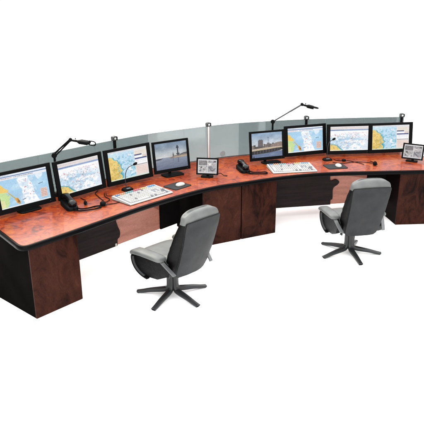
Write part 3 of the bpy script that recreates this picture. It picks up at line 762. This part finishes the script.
# ------------------------------------------------------------------ task lamps
def lamp(label, base, elbow_z, wrist, tip, arm_mat, thick, handle):
    t = thing('desk_lamp', label, 'lamp', (*base, .742), 0, 'jointed desk lamps')
    o = V(*base, .742)
    W, T2 = Vector(wrist)-o, Vector(tip)-o; E = V(0, 0, elbow_z-.742)
    b = MB(); b.prism(superell(.05, .05, 2, 24), 0, .018); b.build('base', M['matte'], t, bevel=.004, seg=2)
    p = MB(); p.tube([(0, 0, .015), E], .013, 12); p.build('pole', M['matte'], t)
    dW = (W-E); dn = dW.normalized(); lat = dn.cross(V(0, 0, 1)).normalized()
    j = MB(); j.tube([E-lat*.022, E+lat*.022], .028, 16); j.build('joint', M['matte'], t, bevel=.004, seg=2)
    a = MB(); up = lat.cross(dn)
    if thick > .01: a.tube([E+up*.012, W+up*.006], .010, 10); a.tube([E-up*.012, W-up*.008], .008, 8)
    else: a.tube([E, W], thick, 10)
    arm = a.build('arm', arm_mat, t)
    j2 = MB(); j2.tube([W-lat*.018, W+lat*.018], .020, 14); j2.build('wrist_joint', M['matte'], arm, bevel=.003, seg=2)
    # head: flat tapered shade
    d = (T2-W); ln = d.length; d.normalize(); sd = d.cross(V(0, 0, 1)).normalized(); up2 = sd.cross(d)
    h = MB(); R = []
    for q, wd, hh in ((0, .012, .010), (.28, .014, .012), (.34, .034, .016), (.40, .042, .021), (.66, .042, .019), (.74, .036, .014), (.76, .02, .008)):
        R.append([W + d*ln*q + sd*x + up2*(z-.004) for x, z in superell(wd, hh, 4, 20)])
    h.rings(R); hd = h.build('lamp_head', M['matte'], t, smooth=45)
    g = MB(); c0 = W + d*ln*.74
    lp = [c0+sd*.034, c0+sd*.036+d*ln*.12, c0+sd*.026+d*ln*.23, c0+d*ln*.27, c0-sd*.026+d*ln*.23, c0-sd*.036+d*ln*.12, c0-sd*.034]
    if handle: lp = [c0+up2*.018, c0+up2*.018+d*ln*.14, c0+up2*.012+d*ln*.22, c0+d*ln*.245-up2*.004, c0+d*ln*.21-up2*.022, c0+d*ln*.12-up2*.026, c0-up2*.02-d*ln*.02]
    g.tube(catmull(lp, 5), .0065, 8); g.build('handle', M['plastic'], hd)
    q = MB(); pc = W + d*ln*.53 - up2*.0265
    q.extrude([pc-d*.05-sd*.028, pc+d*.05-sd*.028, pc+d*.05+sd*.028, pc-d*.05+sd*.028], up2*.002); q.build('diffuser', M['white'], hd)
    kn = MB(); kc = W + d*ln*.2 + up2*.012; kn.tube([kc, kc+up2*.016], .006, 8); kn.build('knob', M['dark_metal'], hd)
    return t
lamp('black jointed lamp with thick double arm rising behind the monitors at the desk end', (-1.695, 6.03), 1.195, (-1.515, 6.06, 1.357), (-1.225, 5.97, 1.335), M['matte'], .012, True)
lamp('jointed lamp with thin single arm rising behind the harbour town picture', (.842, 7.855), 1.215, (1.235, 7.86, 1.448), (1.445, 7.80, 1.405), M['dark_metal'], .0095, False)

# ------------------------------------------------------------------ office chairs
def offset_yz(path, d):
    out = []
    for i in range(len(path)):
        t = (path[min(i+1, len(path)-1)] - path[max(i-1, 0)]).normalized()
        out.append(path[i] + V(0, t.z, -t.y)*d)
    return out
def make_chair():
    """local: +X right, +Y forward, origin on the floor under the hub"""
    t = thing('office_chair', 'grey leather swivel chair', 'chair', group='swivel chairs')
    ox = .025
    # five bent tube legs
    for k in range(5):
        a = math.radians(CH_A0 + 72*k); dr = V(math.cos(a), math.sin(a), 0)
        pth = catmull([dr*.032+V(0, 0, .33), dr*.034+V(0, 0, .22), dr*.034+V(0, 0, .115), dr*.05+V(0, 0, .078), dr*.085+V(0, 0, .062), dr*.22+V(0, 0, .042), dr*.31+V(0, 0, .024), dr*.365+V(0, 0, .0155)], 5)
        l = MB(); ln = V(-dr.y, dr.x, 0); RG = []
        for i, p in enumerate(pth):
            tg = (pth[min(i+1, len(pth)-1)] - pth[max(i-1, 0)]).normalized(); nn = ln.cross(tg).normalized()
            r_ = p.dot(dr); wf = .028 - .004*max(0, r_-.1)/.26; hf = .024 - .010*max(0, (r_-.12)/.24)
            sl = (.022 if i == len(pth)-1 else 0)
            RG.append([p + ln*x*wf + nn*z*hf - dr*sl*max(0, -z*nn.z) for x, z in superell(1, 1, 3.4, 16)])
        l.rings(RG); lo = l.build('leg', M['leg_metal'], t, smooth=50)
    c = MB(); c.tube([(0, 0, .10), (0, 0, .36)], .026, 18); c.build('column', M['matte'], t)
    m = MB(); m.box((ox, .0, .335), (.22, .30, .05)); m.box((ox, -.16, .335), (.16, .16, .04)); mech = m.build('tilt_mechanism', M['matte'], t, bevel=.012, seg=3)
    k = MB(); k.tube([(-.06, -.06, .32), (-.13, -.10, .30), (-.15, -.11, .285)], .007, 8); k.tube([(-.145, -.11, .292), (-.158, -.114, .277)], [.015, .017], 12); k.build('lever', M['dark_metal'], mech)
    # seat: dark pan and grey cushion
    p = MB(); R = []
    for z, s in ((.325, .80), (.335, .92), (.37, .985), (.395, 1.0)):
        R.append([V(ox+x, .035+y, z + .012*(y > .1)) for x, y in superell(.228*s, .265*s, 5, 40)])
    p.rings(R); p.build('seat_pan', M['lea_black'], t, smooth=60)
    s = MB(); R = []
    for z, sc in ((.392, .97), (.405, 1.0), (.425, 1.0), (.442, .97), (.452, .90), (.456, .78), (.456, .5), (.455, .2)):
        R.append([V(ox+x, .035+y, z + .030*max(0, min(1, (z-.43)/.025)) - max(0, y-.12)*.16*(z > .40) + .02*(y < -.1)*(z > .44)) for x, y in superell(.240*sc, .27*sc, 4.2, 40)])
    s.rings(R); s.build('seat', M['lea_grey'], t, smooth=75)
    # backrest: padded cushion (grey leather, black side gussets) and charcoal back panel
    def spine(z): return -.225 - (z-.30)/.60*.205 - .018*math.sin(PI*min(1, max(0, (z-.3)/.6)))
    def hw(z): q = (z-.30)/.60; return .190 + .024*min(1, max(0, q)) 
    n = 40; b = MB(); RR = []
    levels = [(.318, .70), (.305+.02, .90), (.36, 1), (.40, 1), (.44, 1), (.47, 1), (.50, 1), (.53, 1), (.56, 1), (.59, 1), (.62, 1), (.65, 1), (.68, 1), (.72, 1), (.76, 1), (.80, 1), (.84, 1), (.88, 1), (.91, .985), (.93, .94), (.944, .84), (.952, .66), (.956, .35)]
    base = superell(1, 1, 4.2, n)
    for z, s in levels:
        q = min(1, max(0, (z-.3)/.6)); th = .165 - .055*q + .038*math.sin(PI*q*1.05)
        crown = .040*max(0, (z-.80)/.156)
        cy = spine(z) + th/2 + .004
        lean = max(0, z-.90)*.9
        fl_ = .24*max(0, 1-abs(z-.52)/.42)**.8
        RR.append([V(ox + x*hw(z)*(.72+.28*s if s < 1 else 1)*(1 + fl_*(.5+.5*y)*(1-.25*(y+1)*.5)) + math.copysign((.005+.004*y)*math.sin(z*40+y*2.6), x)*(abs(x) > .7)*max(0, min(1, (z-.36)/.06, (.86-z)/.06)), cy + lean*.6 + y*th/2*s, z + crown*(1-abs(x)**3.6)) for x, y in base])
    # material per sector: side faces black, rest grey
    mis = []
    for i in range(n):
        x = (base[i][0]+base[(i+1) % n][0])/2; y = (base[i][1]+base[(i+1) % n][1])/2
        mis.append(1 if abs(x) > .90 and y < .93 else 0)
    o = len(b.f); b.rings(RR, mis=mis)
    # gussets stop below the crown
    for fi, f_ in enumerate(b.f):
        if min(b.v[i][2] for i in f_) > .878: b.m[fi] = 0
    cushion = b.build('backrest', [M['lea_grey'], M['lea_black']], t, smooth=75)
    g = MB(); R = []
    zs = [.300, .308, .33, .37, .41, .45, .50, .55, .60, .65, .70, .75, .79, .83, .875, .893, .900]
    ins = [.055, .034, .014, .003, 0, 0, 0, 0, 0, 0, 0, 0, 0, 0, 0, .003, .008]
    for z, i_ in zip(zs, ins):
        w_ = hw(z) - i_ - .002; yb = spine(z); row = []
        for k in range(15):
            x = -1 + 2*k/14; bow = .030*(1-abs(x)**2.6)*(.35+.65*math.sin(PI*min(1, max(0, (z-.28)/.66)))) + .0022*math.sin(z*41+x*3.1)*math.cos(x*4.3-z*9); row.append(V(ox + x*w_, yb - bow + .004, z + (.008*(1-x*x) if z > .85 else 0)))
        R.append(row)
    Rf = R
    # front sheet closes the shell
    vs = [p for r in R for p in r] + [V(p.x, p.y+.024, p.z) for r in R for p in r]; nr, nc = len(R), 15; N0 = nr*nc
    fs = []
    for a in range(nr-1):
        for c2 in range(nc-1):
            i = a*nc+c2; fs += [(i, i+1, i+nc+1, i+nc), (N0+i+nc, N0+i+nc+1, N0+i+1, N0+i)]
    for c2 in range(nc-1):
        fs += [(c2+1, c2, N0+c2, N0+c2+1), ((nr-1)*nc+c2, (nr-1)*nc+c2+1, N0+(nr-1)*nc+c2+1, N0+(nr-1)*nc+c2)]
    for a in range(nr-1):
        fs += [(a*nc, (a+1)*nc, N0+(a+1)*nc, N0+a*nc), ((a+1)*nc+nc-1, a*nc+nc-1, N0+a*nc+nc-1, N0+(a+1)*nc+nc-1)]
    g.add(vs, fs); bp = g.build('back_panel', M['lea_char'], t, bevel=.004, seg=2, smooth=40)
    # piping round the back panel
    pp = MB(); loop = [r[0] for r in R] + R[-1][1:-1] + [r[-1] for r in R[::-1]]
    pp.tube([p + V(0, .008, 0) for p in loop], .0045, 8); pp.build('piping', M['lea_grey'] if False else M['lea_black'], bp)
    # arms: padded top, curved front loop, flat rear strut
    for sgn in (-1, 1):
        X = ox + sgn*.272
        a = MB(); R = []
        pts = [(.285, .452, .55), (.272, .470, .8), (.23, .486, 1), (.12, .497, 1), (.0, .502, 1), (-.09, .503, .97), (-.135, .500, .85), (-.152, .496, .55)]
        for y, z, sc in pts: R.append([V(X + x, y, z + zz) for x, zz in superell(.062*sc, .027*sc, 2.8, 20)])
        a.rings(R); arm = a.build('armrest', M['lea_grey'], t, smooth=70)
        l = MB(); pth = catmull([(X, .268, .452), (X, .294, .41), (X, .280, .345), (X, .228, .288), (X, .15, .255), (X, .07, .245)], 6)
        l.strip(pth, (1, 0, 0), .040, .016); lo = l.build('front_loop', M['plastic'], arm, bevel=.004, seg=2)
        i_ = MB(); pin = offset_yz(pth[5:27], .0105); i_.strip(pin, (1, 0, 0), .030, .004); i_.build('loop_trim', M['bracket'], lo)
        fpl = MB(); q = [V(X - sgn*.004, p.y, p.z) for p in offset_yz(pth, .0085)] + [V(X - sgn*.004, y, z) for y, z in ((-.06, .27), (-.17, .325), (-.215, .40), (-.12, .475), (.05, .485), (.20, .475))]
        fpl.extrude(q, (-sgn*.050, 0, 0)); fpl.build('side_panel', M['lea_black'], arm, bevel=.006, seg=2)
        st = MB(); st.strip([(X, -.105, .492), (X, -.145, .472), (X-sgn*.012, -.20, .43), (X-sgn*.03, -.262, .378), (X-sgn*.034, -.275, .367)], (1, 0, 0), .040, .012)
        st.build('rear_strut', M['bracket'], arm, bevel=.003, seg=2)
    return t
CH_A0 = 53.5
chair = make_chair()
chair.location = (-.39, 5.09, 0); chair.rotation_euler = (0, 0, math.radians(45.5))
chair['label'] = 'grey leather swivel chair turned at an angle, nearer the black-sided end of the desk'
def copy_tree(o, parent=None):
    c = o.copy(); COL.objects.link(c); c.parent = parent
    for ch in o.children: copy_tree(ch, c)
    return c
c2 = copy_tree(chair); c2.location = (1.58, 6.12, 0); c2.rotation_euler = (0, 0, math.radians(9.5))
c2['label'] = 'grey leather swivel chair seen square from behind, facing the straight row of three map monitors'

# ------------------------------------------------------------------ light
w = bpy.data.worlds.new('World'); SC.world = w; w.use_nodes = True
w.node_tree.nodes['Background'].inputs['Color'].default_value = (1, 1, 1, 1)
w.node_tree.nodes['Background'].inputs['Strength'].default_value = 1.02
def area(name, loc, target, size, power):
    l = bpy.data.lights.new(name, 'AREA'); l.shape = 'RECTANGLE'; l.size, l.size_y = size; l.energy = power
    o = bpy.data.objects.new(name, l); COL.objects.link(o); o.location = loc
    o.rotation_euler = (Vector(target)-Vector(loc)).to_track_quat('-Z', 'Y').to_euler(); return o
area('overhead_softbox', (.2, 7.5, 7.0), (.2, 7.6, 0), (16, 18), 4700)
area('side_glare_fill', (-3.0, 8.9, 4.1), (-1.0, 5.5, .74), (2.6, 1.8), 195).data.color = (1, .88, .68)  # unseen lamp added to wash glare over the near desktop
area('front_fill', (.6, -2.2, 2.6), (.5, 6.5, .3), (8, 3.6), 620)  # unseen fill added to lift shade under desk and chairs

# ------------------------------------------------------------------ camera
cam = bpy.data.cameras.new('camera'); co = bpy.data.objects.new('camera', cam); COL.objects.link(co); SC.camera = co
cam.sensor_width = 36; cam.lens = 573.258/424*36; cam.clip_end = 500; cam.clip_start = .05
co.matrix_world = Matrix.Translation((0, 0, 2.6451)) @ Matrix.Rotation(PI/2-.335868, 4, 'X') @ Matrix.Rotation(-.004868, 4, 'Z')
SC.view_settings.view_transform = 'Standard'; SC.view_settings.look = 'None'; SC.view_settings.exposure = 0; SC.view_settings.gamma = 1
SC.cycles.use_denoising = True
SC.cycles.max_bounces = 8; SC.cycles.transparent_max_bounces = 12
